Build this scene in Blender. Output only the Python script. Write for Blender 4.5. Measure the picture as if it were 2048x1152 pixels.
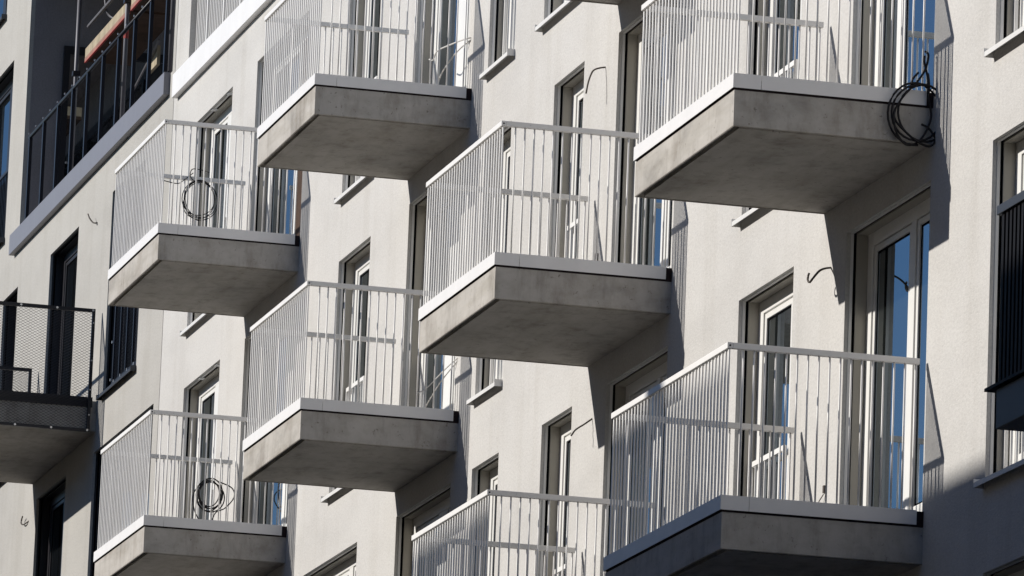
import bpy, math, random
from mathutils import Vector, Matrix
random.seed(7)
for o in list(bpy.data.objects): bpy.data.objects.remove(o)
SC = bpy.context.scene
COL = SC.collection
R = math.radians

# ------------------------------------------------------------------ camera
YAW, PITCH, ROLL = R(-76.00646338), R(11.22738975), R(2.19962241)
CAM = Vector((43.45888852, -13.84050918, -10.55931443))
fw = Vector((math.sin(YAW)*math.cos(PITCH), math.cos(YAW)*math.cos(PITCH), math.sin(PITCH)))
rt = Vector((math.cos(YAW), -math.sin(YAW), 0)); up = rt.cross(fw)
cr, sr = math.cos(ROLL), math.sin(ROLL)
RT = cr*rt + sr*up; UP = -sr*rt + cr*up
cd = bpy.data.cameras.new("camera"); co = bpy.data.objects.new("camera", cd); COL.objects.link(co)
m = Matrix((RT, UP, -fw)).transposed().to_4x4(); m.translation = CAM
co.matrix_world = m
cd.sensor_width = 36.0; cd.lens = 13225.53679/2048*36.0
cd.clip_start = 0.5; cd.clip_end = 3000
SC.camera = co

# ------------------------------------------------------------------ sky and sun
SUN_DIR = Vector((-0.2600, -0.8560, 0.4520)).normalized()      # towards the sun
w = bpy.data.worlds.new("World"); SC.world = w; w.use_nodes = True
nt = w.node_tree; nt.nodes.clear()
out = nt.nodes.new("ShaderNodeOutputWorld"); bg = nt.nodes.new("ShaderNodeBackground")
sky = nt.nodes.new("ShaderNodeTexSky"); sky.sky_type = 'NISHITA'; sky.sun_disc = False
sky.sun_elevation = math.asin(SUN_DIR.z); sky.sun_rotation = math.atan2(SUN_DIR.x, SUN_DIR.y)
sky.air_density = 1.0; sky.dust_density = 0.0; sky.ozone_density = 7.0
bg.inputs[1].default_value = 0.075
nt.links.new(sky.outputs[0], bg.inputs[0]); nt.links.new(bg.outputs[0], out.inputs[0])
sl = bpy.data.lights.new("sun", 'SUN'); sl.energy = 4.7; sl.angle = R(0.53); sl.color = (1.0, 0.955, 0.89)
so = bpy.data.objects.new("sun", sl); COL.objects.link(so)
so.rotation_euler = SUN_DIR.to_track_quat('Z', 'Y').to_euler(); so.location = (0, -40, 40)
SC.view_settings.view_transform = 'Standard'; SC.view_settings.look = 'None'
SC.view_settings.exposure = 0.0; SC.view_settings.gamma = 1.0

# ------------------------------------------------------------------ materials
def new_mat(name):
    mt = bpy.data.materials.new(name); mt.use_nodes = True
    n = mt.node_tree; b = n.nodes["Principled BSDF"]
    g = n.nodes.new("ShaderNodeNewGeometry")
    return mt, n, b, g.outputs['Position']
def mapped(n, pos, s):
    mp = n.nodes.new("ShaderNodeMapping"); mp.inputs['Scale'].default_value = s
    n.links.new(pos, mp.inputs['Vector']); return mp.outputs[0]
def noise(n, vec, scale, detail=4, rough=.55):
    t = n.nodes.new("ShaderNodeTexNoise"); t.inputs['Scale'].default_value = scale
    t.inputs['Detail'].default_value = detail; t.inputs['Roughness'].default_value = rough
    n.links.new(vec, t.inputs['Vector']); return t.outputs['Fac']
def ramp(n, fac, stops):
    r = n.nodes.new("ShaderNodeValToRGB"); e = r.color_ramp.elements
    while len(e) < len(stops): e.new(.5)
    for i, (p, c) in enumerate(stops):
        e[i].position = p; e[i].color = (*c, 1)
    n.links.new(fac, r.inputs[0]); return r.outputs[0]
def mult(n, a, b, f=1.0):
    x = n.nodes.new("ShaderNodeMix"); x.data_type = 'RGBA'; x.blend_type = 'MULTIPLY'
    x.inputs[0].default_value = f
    n.links.new(a, x.inputs[6]); n.links.new(b, x.inputs[7]); return x.outputs[2]
def bump(n, b, h, strength, dist):
    bp = n.nodes.new("ShaderNodeBump"); bp.inputs['Strength'].default_value = strength
    bp.inputs['Distance'].default_value = dist
    n.links.new(h, bp.inputs['Height']); n.links.new(bp.outputs[0], b.inputs['Normal'])
def sc(c, k): return tuple(min(1, x*k) for x in c)

def plaster(name, c):
    mt, n, b, p = new_mat(name)
    big = noise(n, mapped(n, p, (.35, 1, 1)), 1.0, 6, .62)
    col = ramp(n, big, [(.28, sc(c, .90)), (.5, c), (.74, sc(c, 1.05))])
    streak = noise(n, mapped(n, p, (.8, 2.4, 1.5)), 1.6, 7, .7)
    col = mult(n, col, ramp(n, streak, [(.3, (.95, .945, .94)), (.6, (1, 1, 1))]))
    run = noise(n, mapped(n, p, (2.2, 2.2, .16)), 1.0, 5, .6)
    col = mult(n, col, ramp(n, run, [(.36, (.945, .94, .93)), (.5, (1, 1, 1)), (.66, (1, 1, 1)), (.72, (1.0, .995, .985))]))
    spk = noise(n, mapped(n, p, (.5, 1, 1)), 48, 4, .75)
    col = mult(n, col, ramp(n, spk, [(.34, (.86, .86, .86)), (.58, (1, 1, 1))]))
    n.links.new(col, b.inputs['Base Color'])
    b.inputs['Roughness'].default_value = .95; b.inputs['Specular IOR Level'].default_value = .1
    bump(n, b, noise(n, mapped(n, p, (.6, 1, 1)), 60, 4, .75), .45, .008)
    return mt
def concrete(name, c):
    mt, n, b, p = new_mat(name)
    big = noise(n, mapped(n, p, (1, 1, 1.6)), 1.7, 7, .62)
    col = ramp(n, big, [(.28, sc(c, .70)), (.46, sc(c, .97)), (.56, c), (.72, sc(c, 1.12))])
    st = noise(n, mapped(n, p, (6, 6, 1.6)), 1.0, 7, .7)
    col = mult(n, col, ramp(n, st, [(.30, (.66, .64, .62)), (.50, (1, 1, 1))]), .8)
    bd = noise(n, mapped(n, p, (1.2, 7, 9)), 1.0, 5, .6)
    col = mult(n, col, ramp(n, bd, [(.32, (.82, .81, .78)), (.56, (1, 1, 1))]), .8)
    pit = noise(n, p, 22, 3, .75)
    col = mult(n, col, ramp(n, pit, [(.30, (.50, .48, .46)), (.37, (1, 1, 1))]), .8)
    col = mult(n, col, ramp(n, noise(n, mapped(n, p, (.5, 1, .6)), 2.3, 6, .7), [(.36, (.85, .83, .81)), (.47, (1, 1, 1))]), .8)
    n.links.new(col, b.inputs['Base Color'])
    b.inputs['Roughness'].default_value = .85; b.inputs['Specular IOR Level'].default_value = .25
    bump(n, b, noise(n, p, 40, 5, .7), .35, .004)
    return mt
def paint(name, c, rough=.45, spec=.4, metal=0.0, dirt=.06):
    mt, n, b, p = new_mat(name)
    f = noise(n, mapped(n, p, (3, 3, 1.5)), 1.6, 5, .6)
    col = ramp(n, f, [(.3, sc(c, 1-dirt)), (.65, c)])
    n.links.new(col, b.inputs['Base Color'])
    b.inputs['Roughness'].default_value = rough; b.inputs['Specular IOR Level'].default_value = spec
    b.inputs['Metallic'].default_value = metal
    return mt
def glass(name, tint=(.012, .014, .014)):
    mt, n, b, p = new_mat(name)
    n.links.new(ramp(n, noise(n, p, .7, 2), [(.3, tint), (.7, sc(tint, 1.5))]), b.inputs['Base Color'])
    b.inputs['Roughness'].default_value = .015; b.inputs['IOR'].default_value = 5.5; b.inputs['Specular Tint'].default_value = (.82, .91, 1, 1)
    bump(n, b, noise(n, p, .9, 1), .03, .01)
    return mt
M = dict(
    plaster=plaster("white_plaster", (.595, .58, .556)),
    plaster_grey=plaster("grey_plaster", (.47, .455, .425)),
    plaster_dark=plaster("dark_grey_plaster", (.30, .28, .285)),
    concrete=concrete("raw_concrete", (.465, .44, .405)),
    white=paint("white_painted_metal", (.84, .825, .81), .42, .35),
    rail=paint("white_railing_paint", (.86, .84, .81), .4, .4),
    frame=paint("white_window_frame", (.80, .79, .76), .4, .4),
    board=paint("cream_lining_board", (.40, .375, .325), .7, .2),
    strip=paint("grey_metal_strip", (.74, .73, .71), .45, .4),
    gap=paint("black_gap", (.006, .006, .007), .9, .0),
    headgap=paint("brown_head_gap", (.09, .075, .068), .9, .05),
    gapshade=paint("dark_gap_shade", (.022, .014, .016), .8, .2),  # near-black that paints shade into the gaps around the fascia
    black=paint("black_metal", (.012, .012, .018), .4, .4),
    blackframe=paint("black_window_frame", (.018, .017, .021), .4, .4),
    navy=paint("dark_slate_metal", (.035, .04, .05), .45, .4),
    greymetal=paint("grey_blue_metal", (.205, .205, .232), .45, .4),
    glass=glass("window_glass"), glassdark=glass("dark_window_glass", (.006, .007, .008)),
    cable=paint("black_cable", (.010, .009, .011), .5, .3), cable_white=paint("pale_cable", (.62, .60, .57), .5, .3),
    cable_grey=paint("brown_grey_cable", (.10, .085, .075), .6, .2),
    galv=paint("galvanised_steel", (.17, .165, .18), .5, .4, .2, .25),
    wood=paint("weathered_plank", (.46, .39, .28), .85, .1, 0, .4),
    pinkwood=paint("pink_stained_board", (.36, .20, .16), .8, .1, 0, .3),
    dull=paint("dull_black_paint", (.006, .006, .008), .6, .15),
    red=paint("red_paint", (.45, .07, .06), .6, .3, 0, .2),
    brown=paint("dark_brown_sheet", (.085, .055, .04), .8, .1, 0, .3),
    steel=paint("bright_bolt", (.7, .7, .7), .25, .6, .6),
    street=concrete("asphalt", (.06, .06, .062)), pavement=concrete("pavement_stone", (.26, .25, .24)),
    brick=plaster("ochre_plaster", (.36, .31, .25)), roofing=paint("roof_sheet", (.10, .10, .11), .7, .2),
    tape=paint("white_tape", (.8, .8, .8), .5, .3),
)

# ------------------------------------------------------------------ mesh helpers
class MB:
    def __init__(s): s.v = []; s.f = []; s.mi = []; s.k = 0
    def add(s, vs, fs):
        o = len(s.v); s.v += [tuple(v) for v in vs]
        for f in fs: s.f.append(tuple(i+o for i in f)); s.mi.append(s.k)
    def box(s, x0, x1, y0, y1, z0, z1):
        if x0 > x1: x0, x1 = x1, x0
        if y0 > y1: y0, y1 = y1, y0
        if z0 > z1: z0, z1 = z1, z0
        s.add([(x0,y0,z0),(x1,y0,z0),(x1,y1,z0),(x0,y1,z0),(x0,y0,z1),(x1,y0,z1),(x1,y1,z1),(x0,y1,z1)],
              [(0,3,2,1),(4,5,6,7),(0,1,5,4),(1,2,6,5),(2,3,7,6),(3,0,4,7)])
        return s
    def quad(s, a, b, c, d): s.add([a, b, c, d], [(0,1,2,3)]); return s
    def prism(s, prof, x0, x1):                      # profile (y,z) counter-clockwise seen from +x, swept along x
        k = len(prof)
        s.add([(x0, y, z) for y, z in prof] + [(x1, y, z) for y, z in prof],
              [tuple(range(k-1, -1, -1)), tuple(range(k, 2*k))] + [(i, (i+1) % k, k+(i+1) % k, k+i) for i in range(k)])
        return s
    def tube(s, pts, r, n=6, closed=False):
        pts = [Vector(p) for p in pts]; L = len(pts); rings = []
        for i, p in enumerate(pts):
            a = pts[(i-1) % L] if (closed or i > 0) else p
            b = pts[(i+1) % L] if (closed or i < L-1) else p
            t = (b-a).normalized()
            u = t.cross(Vector((0, 0, 1))) if abs(t.z) < .9 else t.cross(Vector((1, 0, 0)))
            u.normalize(); w_ = t.cross(u)
            rings.append([p + r*(math.cos(2*math.pi*j/n)*u + math.sin(2*math.pi*j/n)*w_) for j in range(n)])
        vs = [v for rg in rings for v in rg]; fs = []
        for i in range(L if closed else L-1):
            for j in range(n):
                i2 = (i+1) % L
                fs.append((i*n+j, i*n+(j+1) % n, i2*n+(j+1) % n, i2*n+j))
        if not closed:
            fs.append(tuple(range(n-1, -1, -1))); fs.append(tuple((L-1)*n+j for j in range(n)))
        s.add(vs, fs); return s
    def mesh(s, name, mats):
        me = bpy.data.meshes.new(name); me.from_pydata(s.v, [], s.f)
        mats = mats if isinstance(mats, (list, tuple)) else [mats]
        for mt in mats: me.materials.append(mt)
        if len(mats) > 1:
            for p, i in zip(me.polygons, s.mi): p.material_index = i
        me.update(); return me
    def build(s, name, mats, parent=None, bevel=0, smooth=False, loc=None):
        return put(name, s.mesh(name, mats), parent, bevel, smooth, loc)
def put(name, me, parent=None, bevel=0, smooth=False, loc=None):
    o = bpy.data.objects.new(name, me); COL.objects.link(o)
    if parent: o.parent = parent
    if loc: o.location = loc
    if bevel:
        b = o.modifiers.new("bevel", 'BEVEL'); b.width = bevel; b.segments = 2; b.limit_method = 'ANGLE'
    if smooth:
        for p in me.polygons: p.use_smooth = True
    return o
def thing(name, label, cat, loc=(0, 0, 0), group=None):
    o = bpy.data.objects.new(name, None); COL.objects.link(o); o.location = loc
    o.empty_display_size = .3
    return tag(o, label, cat, group)
def tag(o, label=None, cat=None, group=None, kind=None):
    if label: o['label'] = label
    if cat: o['category'] = cat
    if group: o['group'] = group
    if kind: o['kind'] = kind
    return o
def spline(pts, k=8):
    P = [Vector(p) for p in pts]; P = [2*P[0]-P[1]] + P + [2*P[-1]-P[-2]]; o = []
    for i in range(1, len(P)-2):
        for j in range(k):
            t = j/k; a, b, c, d = P[i-1], P[i], P[i+1], P[i+2]
            o.append(.5*((2*b) + (c-a)*t + (2*a-5*b+4*c-d)*t*t + (3*b-a-3*c+d)*t**3))
    o.append(P[-2]); return o

# ------------------------------------------------------------------ ground and street
g = MB().box(-400, 400, -400, 400, -13.2, -12.354).build("ground", M['street']); tag(g, kind='structure')
g = MB().box(-200, 200, -12.5, -3.6, -12.354, -12.35).build("road", M['street']); tag(g, kind='structure')
g = MB().box(-200, 200, -3.6, 0, -12.354, -12.22).build("pavement", M['pavement'], bevel=.02); tag(g, kind='structure')
g = MB().box(-200, 200, -17.0, -12.5, -12.354, -12.22).build("pavement", M['pavement'], bevel=.02); tag(g, kind='structure')

# ------------------------------------------------------------------ building across the street (its roof edge casts the low shadow)
opp = thing("apartment_building", "plain ochre block with flat roof on the opposite side of the street", "building", (0, -17, -12.35))
def opp_wall():
    b = MB(); b.box(-70, 60, -14, 0, 0, 18.2); return b
opp_wall().build("wall", M['brick'], opp)
MB().box(-70.1, 60.1, -14.1, .1, 18.203, 18.42).build("roof", M['roofing'], opp)
CH = MB().box(-6.80, -6.42, -.35, .03, 18.42, 18.72).build("chimney", M['brick'], opp)
for k in range(5):
    for i in range(14):
        x = -34 + i*4.6
        MB().box(x, x+1.3, .002, .05, 1.2+3.3*k, 2.9+3.3*k).build("window", M['glass'], opp)

# ------------------------------------------------------------------ facades
def wall_mesh(x0, x1, z0, z1, holes, depth):
    xs = sorted({x0, x1} | {h[0] for h in holes} | {h[1] for h in holes})
    zs = sorted({z0, z1} | {h[2] for h in holes} | {h[3] for h in holes})
    xs = [x for x in xs if x0 <= x <= x1]; zs = [z for z in zs if z0 <= z <= z1]
    b = MB()
    for i in range(len(xs)-1):
        run = None
        for j in range(len(zs)-1):
            cx, cz = (xs[i]+xs[i+1])/2, (zs[j]+zs[j+1])/2
            hole = any(h[0] < cx < h[1] and h[2] < cz < h[3] for h in holes)
            if not hole:
                b.quad((xs[i],0,zs[j]), (xs[i+1],0,zs[j]), (xs[i+1],0,zs[j+1]), (xs[i],0,zs[j+1]))
    for (a, c, e, f_, *_r) in holes:
        d = depth
        b.quad((a,0,e),(a,0,f_),(a,d,f_),(a,d,e)); b.quad((c,0,e),(c,d,e),(c,d,f_),(c,0,f_))
        b.quad((a,0,f_),(c,0,f_),(c,d,f_),(a,d,f_)); b.quad((a,0,e),(a,d,e),(c,d,e),(c,0,e))
    b.quad((x0,0,z0),(x0,0,z1),(x0,.5,z1),(x0,.5,z0)); b.quad((x1,0,z0),(x1,.5,z0),(x1,.5,z1),(x1,0,z1))
    # body of the block behind, so that no light leaks through the openings
    return b
HH = 2.37
def op(x0, x1, z0, h=HH): return (x0, x1, z0, z0+h)
B1W, B2W = (-26.8, -24.88), (-19.2, -17.82)
WIN = []   # (x0,x1,z0,z1, mullions, guard span, sill, label)
for z in (3, 0): WIN.append(dict(r=op(*B1W, z), mull=[(-25.88, -25.66)], guard=(-25.64, -25.03), lights=True))
for z in (3, 0): WIN.append(dict(r=op(*B2W, z), mull=[(-18.38, -18.26)], guard=(-19.17, -18.40)))
WIN.append(dict(r=op(-20.7, -17.84, -3), mull=[(-18.86, -18.70)], guard=(-20.6, -18.9)))
for z in (3, 0, -3): WIN.append(dict(r=op(-13.3, -12.33, z), mull=[], guard=(-13.27, -12.40)))
WIN.append(dict(r=op(-11.3, -9.83, 3), mull=[], guard=None))
for z in (0, -3): WIN.append(dict(r=op(-10.83, -9.82, z), mull=[], guard=(-10.70, -9.95)))
for z in (0, -3): WIN.append(dict(r=op(-4.81, -3.34, z), mull=[(-3.90, -3.78)], guard=(-4.79, -3.88)))
for z in (0, -3, -6): WIN.append(dict(r=op(1.37, 3.70, z), mull=[(2.45, 2.62)], guard=(1.39, 3.68)))
DOOR = []
for z, mm in ((3, (-22.27, -22.16)), (0, (-22.14, -22.03))): DOOR.append(dict(r=op(-23.62, -21.10, z), mull=[mm]))
for z in (3, 0, -3): DOOR.append(dict(r=op(-16.22, -14.10, z), mull=[(-15.20, -14.86)]))
for z in (3, 0, -3): DOOR.append(dict(r=op(-8.71, -6.84, z), mull=[(-7.74, -7.63)]))
for z, mm in ((0, (-1.40, -1.34)), (-3, (-.955, -.845))): DOOR.append(dict(r=op(-2.00, -0.01, z), mull=[mm]))
LOG_R = (-27.45, -20.6, 6.15, 8.9)

SEAM = -28.2
bld = thing("apartment_building", "new white plastered apartment house with projecting balconies and white framed windows", "building", (-14, 0, -12.2))
ORI = Vector((-14, 0, -12.2))
def child(mb, name, mats, parent, **k):
    """mesh written in world coordinates, hung under a thing/part"""
    o = mb.build(name, mats, parent, **k)
    return o
PIV = thing  # readability
def reloc(o, root_loc):      # top-level child of an Empty that is not at the origin
    o.location = -Vector(root_loc); return o

def body(parent, x0, x1):
    b = MB(); b.box(x0, x1, 2.3, 12, -12.2, 13.0); b.box(x0, x1, .002, 2.299, 12.6, 13.0)
    b.box(x0, x0+.2, .502, 2.299, -12.2, 12.59); b.box(x1-.2, x1, .502, 2.299, -12.2, 12.59)
    o = b.build("roof", M['roofing'], parent); return o
reloc(body(bld, SEAM+.02, 75.0), ORI)
holes = [w_['r'] for w_ in WIN] + [d_['r'] for d_ in DOOR] + [LOG_R]
wl = wall_mesh(SEAM+.012, 75.0, -12.22, 13.0, holes, .055)
reloc(wl.build("wall", M['plaster'], bld), ORI)

def glazed(parent, loc, d, door, mats, depth=.165, fin=None):
    x0, x1, z0, z1 = d['r']; fr, gl, bd, stp = mats
    b = MB(); FW, FT, FB = .125, .108, .09; y0, y1 = depth, depth+.075
    za = z0-.02 if door else z0-.01
    b.box(x0, x0+FW, y0, y1, za, z1); b.box(x1-FW, x1, y0, y1, za, z1)
    b.box(x0+FW, x1-FW, y0, y1, z1-FT, z1); b.box(x0+FW, x1-FW, y0, y1, za, za+FB)
    for a, c in d['mull']: b.box(a, c, y0, y1, za+FB, z1-FT)
    root = reloc(b.build("balcony_door" if door else "window", fr, parent, bevel=.004), loc)
    edges = [x0+FW] + [e for mm in d['mull'] for e in mm] + [x1-FW]
    for i in range(0, len(edges), 2):
        a, c = edges[i]+.024, edges[i+1]-.012
        if c-a < .1: a, c = edges[i]+.004, edges[i+1]-.004
        zb, zt = za+FB+.012, z1-FT-.010; S = .045
        s_ = MB(); ys, ye = depth+.007, depth+.07
        s_.box(a, a+S, ys, ye, zb, zt); s_.box(c-S, c, ys, ye, zb, zt)
        s_.box(a+S, c-S, ys, ye, zt-.045, zt); s_.box(a+S, c-S, ys, ye, zb, zb+.08)
        s_.build("sash", fr, root, bevel=.003)
        MB().box(a+S-.004, c-S+.004, depth+.022, depth+.045, zb+.076, zt-.041).build("pane", gl, root)
        gk = MB(); yg0, yg1 = depth+.0195, depth+.0215; u0, u1, v0, v1 = a+S, c-S, zb+.08, zt-.045; t_ = .016
        gk.box(u0, u0+t_, yg0, yg1, v0, v1); gk.box(u1-t_, u1, yg0, yg1, v0, v1); gk.box(u0+t_, u1-t_, yg0, yg1, v0, v0+t_); gk.box(u0+t_, u1-t_, yg0, yg1, v1-t_, v1)
        gk.build("gasket", M['gap'], root)
        if a-edges[i] > .02:
            q = MB()
            for u, v in ((edges[i]+.001, a-.001), (c+.001, edges[i+1]-.001)): q.box(u, v, depth+.06, depth+.074, zb-.011, zt+.009)
            q.build("rebate", M['gap'] if fr is M['blackframe'] else M['board'], root)
    # lining: metal strip, dark gap and board up both jambs and along the head
    lin = MB(); st = MB()
    ya, yb, yc = .077, depth-.001, .051
    lin.box(x0-.002, x0+.010, ya, yb, za, z1); lin.box(x1-.010, x1+.002, ya, yb, za, z1); lin.box(x0+.010, x1-.010, ya, yb, z1-.010, z1+.002)
    lin.build("jamb_lining", bd, root, bevel=.0015)
    for u, v in ((x0-.03, x0-.004), (x1+.004, x1+.03)): MB().box(u, v, yc, ya, za, z1).build("shadow_gap", M['gap'], root)
    MB().box(x0-.004, x1+.004, yc, ya, z1+.0035, z1+.03).build("head_gap", M['headgap'] if fr is not M['blackframe'] else M['gap'], root)
    st.box(x0-.002, x0+.004, .032, .055, za, z1); st.box(x1-.004, x1+.002, .032, .055, za, z1); st.box(x0+.004, x1-.004, .032, .055, z1-.004, z1+.002)
    st.build("edge_strip", stp, root)
    # black sheet standing in for the dark space behind everything
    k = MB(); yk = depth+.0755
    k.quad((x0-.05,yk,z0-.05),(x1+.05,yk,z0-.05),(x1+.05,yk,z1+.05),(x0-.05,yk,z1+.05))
    k.build("dark_backing", M['gap'], root)
    if not door and d.get('sill', True):
        e = .03; zt = z0+.002; py = -.070
        s_ = MB()
        s_.prism([(depth-.01, zt+.025), (py, zt-.010), (py, zt-.045), (py+.005, zt-.045), (py+.005, zt-.015), (depth-.01, zt+.017)], x0-e+.003, x1+e-.003)
        for xx in (x0-e, x1+e-.003):
            s_.box(xx, xx+.003, py-.002, .0-.0005, zt-.047, zt+.016)
        s_.build("sill", d.get('sillmat', M['strip']), root)
    if d.get('guard') and not door:
        a, c = d['guard']; zt = z0+1.10; y0g, y1g = depth-.045, depth-.02
        q = MB(); q.box(a, c, y0g, y1g, zt-.04, zt); q.box(a, c, y0g, y1g, z0+.05, z0+.085)
        q.box(a, a+.025, y0g, y1g, z0+.085, zt-.04); q.box(c-.025, c, y0g, y1g, z0+.085, zt-.04)
        nb = max(2, int((c-a)/.115)); 
        for i in range(1, nb):
            xx = a+.0125+(c-a-.025)*i/nb
            q.box(xx-.007, xx+.007, y0g+.005, y1g-.005, z0+.085, zt-.04)
        q.build("guard_rail", fr if fr is not M['frame'] else M['rail'], root)
    if d.get('lights'):
        for u in (.35, .80):
            xx = x0+(x1-x0)*u
            MB().box(xx, xx+.11, .018, .075, z1-.012, z1-.0045).build("tape", M['tape'], root)
    return root
WM = (M['frame'], M['glass'], M['board'], M['strip'])
for d in WIN: glazed(bld, ORI, d, False, WM)
for d in DOOR: glazed(bld, ORI, d, True, WM)
# brown panel imitating a brownish reflection in the last leaf of one door
dd = reloc(MB().box(-22.04, -21.12, .150, .163, 3.0, 5.25).build("brown_reflection_panel", M['brown'], bld), ORI)
# white loggia above the first bay
lx0, lx1, lz0, lz1 = LOG_R
b = MB(); dp = 1.6
b.quad((lx0,.055,lz0),(lx0,.055,lz1),(lx0,dp,lz1),(lx0,dp,lz0)); b.quad((lx1,.055,lz0),(lx1,dp,lz0),(lx1,dp,lz1),(lx1,.055,lz1))
b.quad((lx0,dp,lz0),(lx0,dp,lz1),(lx1,dp,lz1),(lx1,dp,lz0)); b.quad((lx0,.055,lz0),(lx0,dp,lz0),(lx1,dp,lz0),(lx1,.055,lz0)); b.quad((lx0,.055,lz1),(lx1,.055,lz1),(lx1,dp,lz1),(lx0,dp,lz1))
reloc(b.build("loggia", M['plaster'], bld), ORI)
b = MB(); b.box(-27.98, -27.30, -.07, -.001, 5.89, 6.16); b.box(-27.296, -20.4, -.07, -.001, 5.89, 6.16)
reloc(b.build("loggia_fascia", M['white'], bld, bevel=.003), ORI)

def round_bar(r):
    me = MB().tube([(0, 0, -.06), (0, 0, 1.036)], r, 12).mesh("baluster", M['rail'])
    for p in me.polygons: p.use_smooth = len(p.vertices) == 4
    return me
bal_side = round_bar(.0072)
bal_front = MB().box(-.011, .011, -.005, .005, -.06, 1.036).mesh("baluster", M['rail'])
lr = thing("loggia_railing", "long white bar railing with wide posts above the white fascia at the upper edge", "railing", (-27.4, .06, 6.15))
MB().box(.02, 6.8, -.02, .02, 1.04, 1.08).build("handrail", M['rail'], lr)
for i in range(75):
    xx = .05+i*.09
    if i % 10 == 7: MB().box(xx-.025, xx+.025, -.02, .02, -.06, 1.039).build("post", M['rail'], lr)
    else: put("baluster", bal_front, lr, loc=(xx, 0, 0))

# ------------------------------------------------------------------ balconies
D, HF, HS, HR, EE = 1.46, .103, .378, 1.079, .053
GRP = "projecting concrete balconies with white railings"
def balcony(x, z, W, label):
    t = thing("balcony", label, "balcony", (x, 0, z), GRP)
    # slab: chamfered lower edges and a drip groove along the open sides
    zt, zb, c = -.118, -HS, .005
    b = MB()
    b.box(-W, 0, -D, .05, zb+.03, zt); b.box(-W+.02, -.02, -D+.02, .05, zt+.0002, -.03)
    g0, g1 = .012, .058
    # rim outside the groove, then the soffit field
    def ring(o, i, z_o, z_i):
        po = [(-W+o, -D+o), (-o, -D+o), (-o, .05), (-W+o, .05)]; pi = [(-W+i, -D+i), (-i, -D+i), (-i, .05), (-W+i, .05)]
        for a, e in ((0, 1), (1, 2), (3, 0)):
            b.quad((*po[a], z_o), (*pi[a], z_i), (*pi[e], z_i), (*po[e], z_o))
    ring(0, 0, zb+.03, zb+c); ring(0, c, zb+c, zb); ring(c, g0, zb, zb); ring(g0, g0+.002, zb, zb+.022); ring(g0+.002, g1-.002, zb+.022, zb+.022); ring(g1-.002, g1, zb+.022, zb)
    b.quad((-W+g1, -D+g1, zb), (-W+g1, .05, zb), (-g1, .05, zb), (-g1, -D+g1, zb))
    b.build("slab", M['concrete'], t)
    MB().box(-W+.004, -.004, -D+.004, -.0007, -.1175, -.0945).build("gap_shade_strip", M['gapshade'], t)  # black strip painting in the shadow line under the fascia
    o = .014; th = .003
    f = MB()
    f.box(-W-o, o, -D-o, -D-o+th, -HF, 0)
    f.box(o-th, o, -D-o+th, -D+.19, -HF, 0); f.box(-W-o, -W-o+th, -D-o+th, -D+.19, -HF, 0)
    f.box(-W-o+th, o-th, -D-o+th, -D+.05, -.003, -.0005)
    f.build("front_fascia", M['white'], t)
    for s in (0, 1):
        f = MB(); xx = (o-th, o) if s == 0 else (-W-o, -W-o+th)
        f.box(*xx, -D+.193, -EE, -HF, 0)
        xi = (-.05, o-th) if s == 0 else (-W-o+th, -W+.05)
        f.box(*xi, -D+.193, -EE, -.003, -.0005)
        f.build("side_fascia", M['white'], t)
        q = MB(); q.box(-.03 if s == 0 else -W-.006, .006 if s == 0 else -W+.03, -EE+.001, -.0005, -HF-.012, -.006)
        q.build("end_gap_fill", M['gapshade'], t)  # dark end piece, its black also painting in the shadowed gap at the wall
    # railings
    yf = -D+.022; xn = -.018; xf = -W+.018
    fr = MB().box(xf-.02, xn+.02, yf-.02, yf+.02, HR-.043, HR)
    fro = fr.build("front_railing", M['rail'], t, bevel=.003)
    MB().box(xf, xn, yf-.008, yf+.008, -.032, -.004).build("bottom_rail", M['rail'], fro)
    n = round((xn-xf)/.0845)
    for i in range(n+1):
        put("baluster", bal_front, fro, loc=(xf+(xn-xf)*i/n, yf, 0))
    MB().tube([(xn+.0195, yf, HR-.022), (xn+.0215, yf, HR-.022)], .007, 8).build("screw_cap", M['gap'], fro)
    for xs in (xn, xf):
        s = MB().box(xs-.02, xs+.02, yf+.021, -.055, HR-.043, HR)
        sro = s.build("side_railing", M['rail'], t, bevel=.003)
        MB().box(xs-.008, xs+.008, yf+.021, -.055, -.032, -.004).build("bottom_rail", M['rail'], sro)
        for i in range(1, 18):
            yy = -.078-.0785*(i-1)
            if yy > yf+.05: put("baluster", bal_side, sro, loc=(xs, yy, 0))
        if xs == xn: MB().tube([(xs+.0195, yf+.22, HR-.02), (xs+.0215, yf+.22, HR-.02)], .005, 8).build("screw_cap", M['strip'], sro)
    return t
balcony(-21.09, 3, 2.64, "balcony with a thin cable coil inside its railing, nearest the long grey fascia")
balcony(-21.09, 0, 2.64, "balcony with a thick black cable coil hanging inside its railing")
balcony(-13.89, 3, 2.45, "balcony with a pale cable looping from the wall beside its door")
balcony(-13.89, 0, 2.45, "balcony with two loose pale wires spread across its door")
balcony(-6.787, 3, 2.0, "balcony of which only the dark underside shows at the top edge")
balcony(-6.787, 0, 2.56, "balcony with a small grey cable loop lying behind its edge panel")
balcony(-6.787, -3, 2.56, "balcony cut by the lower edge, only its railing showing beside the shaded wide one")
balcony(0, 0, 2.595, "balcony with a big tangle of black cable hanging over its outer corner by the wall")
balcony(.02, -3, 3.07, "widest balcony, its slab and front panel in blue shade")

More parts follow.
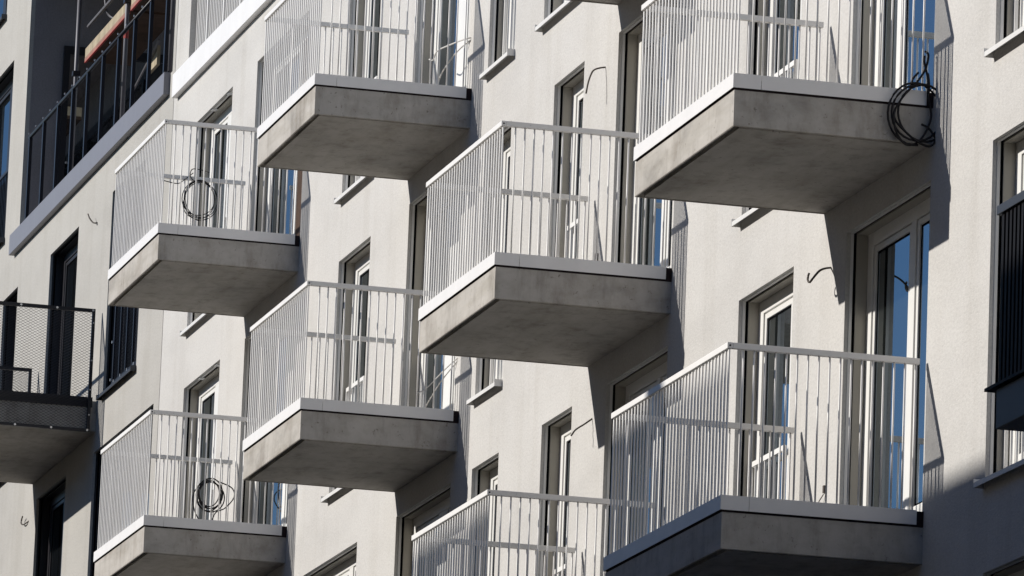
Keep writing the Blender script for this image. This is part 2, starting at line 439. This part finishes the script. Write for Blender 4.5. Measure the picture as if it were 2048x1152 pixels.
# ------------------------------------------------------------------ building with black windows
LB0 = Vector((-34, 0, -12.2))
lb = thing("apartment_building", "grey plastered apartment house with black window frames and a recessed loggia", "building", LB0)
LWIN = [dict(r=(-35.72, -33.84, 3.15, 5.55), mull=[(-34.72, -34.60)], sill=False), dict(r=(-35.80, -33.85, .10, 2.50), mull=[(-34.80, -34.68)], sill=False),
        dict(r=(-39.05, -38.0, 3.13, 5.57), mull=[], sillmat=M['navy']), dict(r=(-31.70, -29.69, 3.10, 5.55), mull=[(-30.7, -30.55)], sillmat=M['navy']),
        dict(r=(-32.10, -28.52, .10, 2.49), mull=[(-30.3, -30.1)], sillmat=M['navy']), dict(r=(-42.0, -39.21, 6.41, 8.79), mull=[(-40.35, -40.2)], sillmat=M['navy'], guard=(-41.9, -39.3)),
        dict(r=(-41.0, -39.05, .10, 2.60), mull=[], sillmat=M['navy']), dict(r=(-43.0, -40.0, 9.55, 11.9), mull=[(-41.3, -41.1)], sillmat=M['navy'])]
LOG_L = (-38.12, -28.36, 6.29, 9.7)
reloc(body(lb, -70, SEAM-.02), LB0)
wl = wall_mesh(-70, SEAM-.012, -12.22, 13, [w_['r'] for w_ in LWIN] + [LOG_L], .055)
reloc(wl.build("wall", M['plaster_grey'], lb), LB0)
BM = (M['blackframe'], M['glassdark'], M['blackframe'], M['blackframe'])
for d in LWIN: glazed(lb, LB0, d, False, BM)
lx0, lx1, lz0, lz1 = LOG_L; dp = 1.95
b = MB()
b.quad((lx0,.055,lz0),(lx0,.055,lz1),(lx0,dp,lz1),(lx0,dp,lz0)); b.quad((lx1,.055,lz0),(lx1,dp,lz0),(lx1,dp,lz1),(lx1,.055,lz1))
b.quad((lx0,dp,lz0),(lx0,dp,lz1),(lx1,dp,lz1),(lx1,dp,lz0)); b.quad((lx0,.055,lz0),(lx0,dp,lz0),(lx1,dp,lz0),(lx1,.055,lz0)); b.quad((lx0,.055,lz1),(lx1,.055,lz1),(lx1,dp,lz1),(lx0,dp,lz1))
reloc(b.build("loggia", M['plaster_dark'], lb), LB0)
# glazed door in the side wall of the loggia
b = MB(); xa, xb = lx0+.001, lx0+.06
b.box(xa, xb, .45, .53, 6.3, 8.77); b.box(xa, xb, 1.82, 1.93, 6.3, 8.77); b.box(xa, xb, .53, 1.82, 8.66, 8.77); b.box(xa, xb, .53, 1.82, 6.3, 6.4)
o = reloc(b.build("window", M['blackframe'], lb), LB0)
MB().box(xa, xa+.02, .53, 1.82, 6.4, 8.66).build("pane", M['glassdark'], o)
# glazed wall at the back
b = MB()
for x in (-38, -36, -34, -32, -30.2, -28.75): b.box(x-.05, x+.05, dp-.06, dp-.001, 6.3, 8.9)
b.box(-38, -28.7, dp-.055, dp-.002, 8.9, 9.02)
o = reloc(b.build("window", M['blackframe'], lb), LB0)
MB().box(-38, -28.7, dp-.03, dp-.01, 6.3, 8.9).build("pane", M['glassdark'], o)
b = MB(); b.box(-38.40, -28.47, -.075, -.001, 6.04, 6.30)
reloc(b.build("loggia_fascia", M['greymetal'], lb, bevel=.004), LB0)

def diamond_mesh(mb, u0, u1, v0, v1, pu, pv, r, put3):
    """two sets of crossing wires clipped to a rectangle"""
    s = pv/pu; H = v1-v0; k0 = u0-H/s
    for sg in (1, -1):
        c = k0
        while c < u1+H/s:
            pts = []
            # line: u = c + t/s*sg', v = v0 + t
            if sg == 1: ua, ub = c, c+H/s
            else: ua, ub = c+H/s, c
            lo, hi = 0.0, 1.0; du = ub-ua
            for bound, sgn in ((u0, 1), (u1, -1)):
                # sgn*(ua+du*t-bound) >= 0
                a0 = sgn*(ua-bound); da = sgn*du
                if da > 0: lo = max(lo, -a0/da)
                else: hi = min(hi, -a0/da)
            if hi-lo > 1e-3:
                p = put3(ua+du*lo, v0+H*lo); q = put3(ua+du*hi, v0+H*hi)
                mb.tube([p, q], r, 3)
            c += pu
# black railing of the loggia
br = thing("loggia_railing", "black mesh railing with bright bolts behind the grey blue fascia of the recessed loggia", "railing", (-38.0, .0, 6.3))
MB().tube([(.15, .02, 1.17), (9.3, .02, 1.17)], .024, 8).build("handrail", M['black'], br, smooth=True)
for i in range(10):
    x = .25+.98*i
    MB().box(x-.03, x+.03, .0, .04, -.05, 1.15).build("post", M['black'], br)
for i in range(19):
    x = .25+.49*i
    MB().box(x-.009, x+.009, -.008, .008, 1.192, 1.214).build("bolt", M['steel'], br)
MB().tube([(.15, .02, .06), (9.3, .02, .06)], .012, 6).build("bottom_rail", M['black'], br)

# black balcony
bb = thing("balcony", "black steel balcony with wire mesh sides on the grey plastered house", "balcony", (-32.05, 0, 3.12))
W, DB = 4.1, 1.48
MB().box(-W, 0, -DB, .02, -.385, -.02).build("slab", M['concrete'], bb, bevel=.012)
MB().box(-W+.02, .012, -DB-.012, -.055, -.10, .02).build("fascia", M['black'], bb)
def mesh_frame(x, zl=-.40):
    f = MB(); y0, y1 = -DB-.03, -.08; t = .02
    f.box(x-t, x+t, y0, y1, 1.03, 1.07); f.box(x-t, x+t, y0, y1, zl, zl+.035)
    f.box(x-t, x+t, y1-.035, y1, zl+.035, 1.03); f.box(x-t, x+t, y0, y0+.035, zl+.035, 1.03)
    o = f.build("side_railing", M['black'], bb)
    q = MB(); diamond_mesh(q, y0+.035, y1-.035, zl+.035, 1.03, .060, .034, .0021, lambda u, v: (x, u, v)); q.build("wire_mesh", M['black'], o)
    return o
o = mesh_frame(.035); mesh_frame(-W-.035, -.30)
for y in (-.09, -.52, -.95, -1.38): 
    for zz in (1.05, -.383): MB().tube([(.054, y-.02, zz), (.064, y-.02, zz)], .014, 8).build("bolt", M['steel'], o)
for zz in (.9, .45, .1, -.2): MB().tube([(.052, -.098, zz), (.062, -.098, zz)], .010, 8).build("bolt", M['steel'], o)
f = MB(); f.box(-W-.015, .015, -DB-.05, -DB-.01, 1.03, 1.07); f.box(-W-.015, .015, -DB-.05, -DB-.01, -.40, -.365)
o = f.build("front_railing", M['black'], bb)
q = MB(); diamond_mesh(q, -W, 0, -.365, 1.03, .060, .034, .0021, lambda u, v: (u, -DB-.03, v)); q.build("wire_mesh", M['black'], o)

# mesh guard in front of one black window
wg = thing("window_guard", "black upright mesh guard bolted in front of a black framed window", "guard", (-31.35, .06, 3.12))
b = MB(); b.box(0, .05, -.03, .0, .05, 2.0); b.box(1.56, 1.61, -.03, 0, .05, 2.0); b.box(.05, 1.56, -.03, 0, 1.96, 2.0); b.box(.05, 1.56, -.03, 0, .05, .09)
b.build("frame", M['black'], wg)
for x in (.4, .8, 1.2): MB().box(x-.02, x+.02, -.03, 0, .09, 1.96).build("upright", M['black'], wg)
b = MB(); diamond_mesh(b, .05, 1.56, .09, 1.96, .06, .04, .002, lambda u, v: (u, -.015, v)); b.build("wire_mesh", M['black'], wg)
for zz in (.1, .55, 1.0, 1.45): MB().box(.0, .03, -.05, -.03, zz, zz+.03).build("bolt", M['steel'], wg)
for x in (.2, .6, 1.0, 1.4): MB().box(x, x+.035, -.05, -.03, .055, .085).build("bolt", M['steel'], wg)

# ------------------------------------------------------------------ scaffold in the loggia
sf = thing("scaffold", "steel tube scaffold with timber decks and red clamps standing in the dark loggia", "scaffold", (-36.85, .4, 6.3))
for i, (x, lo, rd) in enumerate(((0, 0, None), (3.33, 0, 1.55), (6.25, .4, 1.75))):
    p = MB().tube([(x, 0, lo), (x, 0, 3.4)], .028, 10).build("standard", M['galv'], sf, smooth=True)
    if rd: MB().tube([(x, 0, rd), (x, 0, rd+.12)], .0305, 10).build("clamp", M['red'], p)
for a, c in ((.42, 3.28), (3.40, 6.2)):
    p = MB().box(a, c, .03, .62, 1.945, 2.065).build("deck", M['wood'], sf)
    MB().box(a, c, .026, .05, 1.893, 1.944).build("edge_board", M['pinkwood'], p)
    MB().box(a, c, .024, .05, 1.882, 1.8925).build("edge_channel", M['red'], p)
    MB().box(a, c, .051, .62, 1.90, 1.944).build("underlay", M['brown'], p)
MB().tube([(.15, .1, 2.42), (3.3, .1, 2.42)], .022, 8).build("ledger", M['galv'], sf)
MB().tube(spline([(1.15, .12, 3.2), (1.15, .12, 2.52), (1.3, .2, 2.28), (1.9, .35, 2.2)]), .014, 6).build("brace", M['galv'], sf)
MB().box(1.75, 2.35, .58, .62, 1.50, 1.74).build("toe_board", M['wood'], sf)
MB().tube([(.9, .55, 1.42), (2.6, .55, 1.75)], .016, 6).build("brace", M['galv'], sf)
for x in (0, 3.33): MB().box(x-.05, x+.05, -.045, .045, 1.99 if x else 1.80, 2.05 if x else 1.86).build("coupler", M['black'], sf)

# ------------------------------------------------------------------ dark balcony at the right edge
db = thing("balcony", "dark slate balcony with black bar front cut by the right edge", "balcony", (4.85, 0, -3))
DD, DW = 1.1, 3.2
MB().box(0.05, DW, -DD, .02, -.30, -.045).build("slab", M['navy'], db, bevel=.006)
MB().box(-.10, DW+.05, -DD-.03, -.03, -.04, -.02).build("edge_plate", M['dull'], db)
f = MB().box(.0, DW, -DD-.01, -DD+.04, 1.07, 1.13); o = f.build("front_railing", M['navy'], db, bevel=.004)
MB().box(.06, DW, -DD+.025, -DD+.032, -.02, 1.07).build("panel", M['dull'], o)
for i in range(41): put("baluster", MB().box(-.02, .02, -.006, .006, -.02, 1.07).mesh("baluster", M['dull']), o, loc=(.08+.075*i, -DD+.015, 0))
f = MB().box(.0, .05, -DD+.04, -.06, 1.07, 1.13); o = f.build("side_railing", M['navy'], db, bevel=.004)
for i in range(10): put("baluster", MB().box(-.006, .006, -.02, .02, -.02, 1.07).mesh("baluster", M['dull']), o, loc=(.03, -DD+.1+.1*i, 0))

# ------------------------------------------------------------------ cables
def cable(pts, r, mat, label, cat="cable", name="cable", group=None, n=6, loops=None):
    o = MB().tube(spline(pts), r, n).build(name, mat, smooth=True)
    return tag(o, label, cat, group)
def loose(pts, r, mat, label): return cable(pts, r, mat, label, group="loose lamp cables sticking out of the wall")
def poke(p0, pts, out_=.0):
    """cable leaving the wall at p0 and standing off it"""
    return [(p0[0], .01, p0[1])] + pts
# the picture positions were read on the wall plane; the cables stand 2-10 cm off it
loose([(-9.115, .01, 2.162), (-9.106, -.05, 2.147), (-9.112, -.09, 2.132), (-9.099, -.12, 2.10), (-9.09, -.15, 2.017), (-9.082, -.17, 1.91)], .0075, M['cable_grey'], "brown grey cable arching out of the wall right of a window head")
loose([(-2.387, .01, -.818), (-2.328, -.06, -.842), (-2.288, -.11, -.869), (-2.254, -.15, -.909), (-2.245, -.18, -.948), (-2.275, -.19, -.966), (-2.318, -.192, -.945), (-2.322, -.19, -.916), (-2.30, -.19, -.895)], .0085, M['cable_grey'], "hook shaped cable curling out of the wall beside the slanted balcony shadow")
loose([(-9.145, .01, -.843), (-9.126, -.03, -.874), (-9.118, -.08, -.912), (-9.132, -.11, -.932), (-9.122, -.15, -.965), (-9.132, -.17, -.998), (-9.128, -.18, -1.01)], .0075, M['cable_grey'], "crooked cable stretching out of the wall over a low window frame")
loose([(-32.609, .01, 5.358), (-32.608, -.03, 5.349), (-32.668, -.05, 5.371), (-32.716, -.08, 5.427), (-32.774, -.09, 5.486)], .009, M['cable_grey'], "short bent cable on the grey house below the grey blue fascia")
loose([(-36.275, .01, 2.304), (-36.367, -.02, 2.284), (-36.50, -.03, 2.283), (-36.60, -.04, 2.313), (-36.588, -.04, 2.353), (-36.471, -.05, 2.379)], .009, M['cable_grey'], "small kinked cable on the grey house beside the lower dark doorway")
loose([(-13.99, .01, 3.5), (-14.05, -.05, 3.49), (-14.45, -.09, 3.52), (-14.9, -.10, 3.56), (-15.1, -.09, 3.52), (-15.3, -.08, 3.57)], .007, M['cable_white'], "pale cable reaching from the wall across the door of the upper middle balcony")
loose([(-14.00, .01, 3.49), (-14.2, -.08, 3.40), (-14.6, -.12, 3.28), (-14.75, -.12, 3.17), (-14.6, -.12, 3.10), (-14.35, -.11, 3.09)], .007, M['cable_white'], "pale cable looping down beside the door of the upper middle balcony")
loose([(-14.00, .01, .52), (-14.2, -.06, .44), (-14.6, -.10, .36), (-14.9, -.1, .35), (-15.2, -.09, .37)], .006, M['cable_white'], "pale wire spread from the wall across a door, upper of the two there")
loose([(-14.00, .01, .50), (-14.25, -.08, .34), (-14.55, -.11, .22), (-14.8, -.1, .17), (-15.0, -.1, .10)], .006, M['cable_white'], "pale wire drooping from the wall across a door, lower of the two there")
loose([(-21.12, .005, .62), (-21.15, -.04, .56), (-21.30, -.06, .44), (-21.26, -.06, .30), (-21.18, -.05, .20)], .007, M['cable'], "black wire curving over the blue glass beside the balcony rail shadow")
ob = MB().box(-2.38, -2.35, -.015, .004, -2.51, -2.455).build("cable_outlet", M['cable_grey']); tag(ob, "tiny dark cable outlet on the wall behind the shaded wide balcony's railing", "outlet")
loose([(-2.36, -.012, -2.52), (-2.42, -.04, -2.60), (-2.50, -.05, -2.75), (-2.52, -.05, -2.85)], .004, M['cable_grey'], "thin wire hanging from the tiny outlet behind the shaded wide balcony")
ob = MB().box(-9.17, -9.13, -.02, .004, .47, .56).build("cable_outlet", M['cable_grey']); tag(ob, "tiny dark cable outlet on the wall beside the small cable loop", "outlet")
loose([(-9.15, -.012, .50), (-9.3, -.05, .50), (-9.55, -.07, .56), (-9.85, -.07, .55), (-10.0, -.07, .46), (-9.8, -.07, .43), (-9.4, -.06, .44)], .006, M['cable_grey'], "small grey cable loop lying behind the edge panel of the central balcony")

def coil(name, plane_x, cy, cz, ry, rz, turns, r, mat, label, extra=(), jit=.05, seed=1):
    rnd = random.Random(seed); b = MB(); N = 30; pts = []
    for k in range(int(turns*N)):
        a = 2*math.pi*k/N+1.3; tk = k//N
        if k % N == 0: jy, jz, oy, oz = 1+rnd.uniform(-jit, jit), 1+rnd.uniform(-jit, jit), rnd.uniform(-jit, jit)*ry, rnd.uniform(-jit, jit)*rz
        if k == 0: cur = [jy, jz, oy, oz]
        cur = [c*.88+t*.12 for c, t in zip(cur, (jy, jz, oy, oz))]
        pts.append((plane_x+.012*math.sin(a*1.7+tk)+.004*tk, cy+cur[2]+ry*cur[0]*math.cos(a), cz+cur[3]+rz*cur[1]*math.sin(a)))
    b.tube(pts, r, 6)
    for e in extra: b.tube(spline(e), r, 6)
    return tag(b.build(name, mat, smooth=True), label, "cable coil", "coils of cable hung on the balconies")
X1 = -23.66
coil("cable_coil", X1, -.545, 3.825, .175, .205, 4.2, .0052, M['cable'], "thin black cable coil with a loose end hooked over the balcony rail", jit=.12, seed=3,
     extra=[[(X1, -.60, 4.01), (X1, -.66, 4.07), (X1-.05, -.63, 4.16), (X1-.06, -.52, 4.16), (X1, -.46, 4.13)],
            [(X1, -.63, 4.11), (X1, -.73, 4.02), (X1, -.80, 3.98), (X1, -.95, 4.0)], [(X1, -.70, 3.85), (X1+.01, -.725, 3.76), (X1, -.68, 3.66), (X1, -.55, 3.60)]])
coil("cable_coil", X1-.03, -.285, .685, .125, .15, 5.3, .0068, M['cable'], "thick black cable coil inside the railing of the lower left balcony", jit=.16, seed=5,
     extra=[[(X1, -.22, .84), (X1, -.06, .78), (X1, -.03, .68), (X1, -.12, .56), (X1, -.22, .50), (X1, -.27, .36)], [(X1, -.40, .80), (X1, -.47, .66), (X1, -.44, .5), (X1, -.38, .4)]])
XC = .052
coil("cable_coil", XC, -.120, -.17, .190, .20, 2.6, .0085, M['cable'], "big black cable coil dangling over the corner of the top right balcony", jit=.22, seed=11,
     extra=[[(XC-.03, -.075, .285), (XC, -.06, .25), (XC, -.08, .15), (XC, -.14, .05), (XC, -.25, -.08), (XC, -.30, -.22), (XC+.02, -.17, -.36), (XC+.02, -.05, -.41), (XC+.02, .0, -.36), (XC, -.04, -.28), (XC, -.10, -.25)],
            [(XC-.03, -.078, .25), (XC-.01, -.085, .20), (XC, -.06, .08), (XC, -.055, -.05), (XC, -.03, -.2), (XC, -.10, -.36), (XC, -.20, -.41), (XC, -.28, -.33), (XC, -.31, -.2)],
            [(XC, -.13, .12), (XC, -.17, .07), (XC, -.19, .0)], [(XC, -.06, .12), (XC, -.05, .05), (XC, -.05, -.02)]])
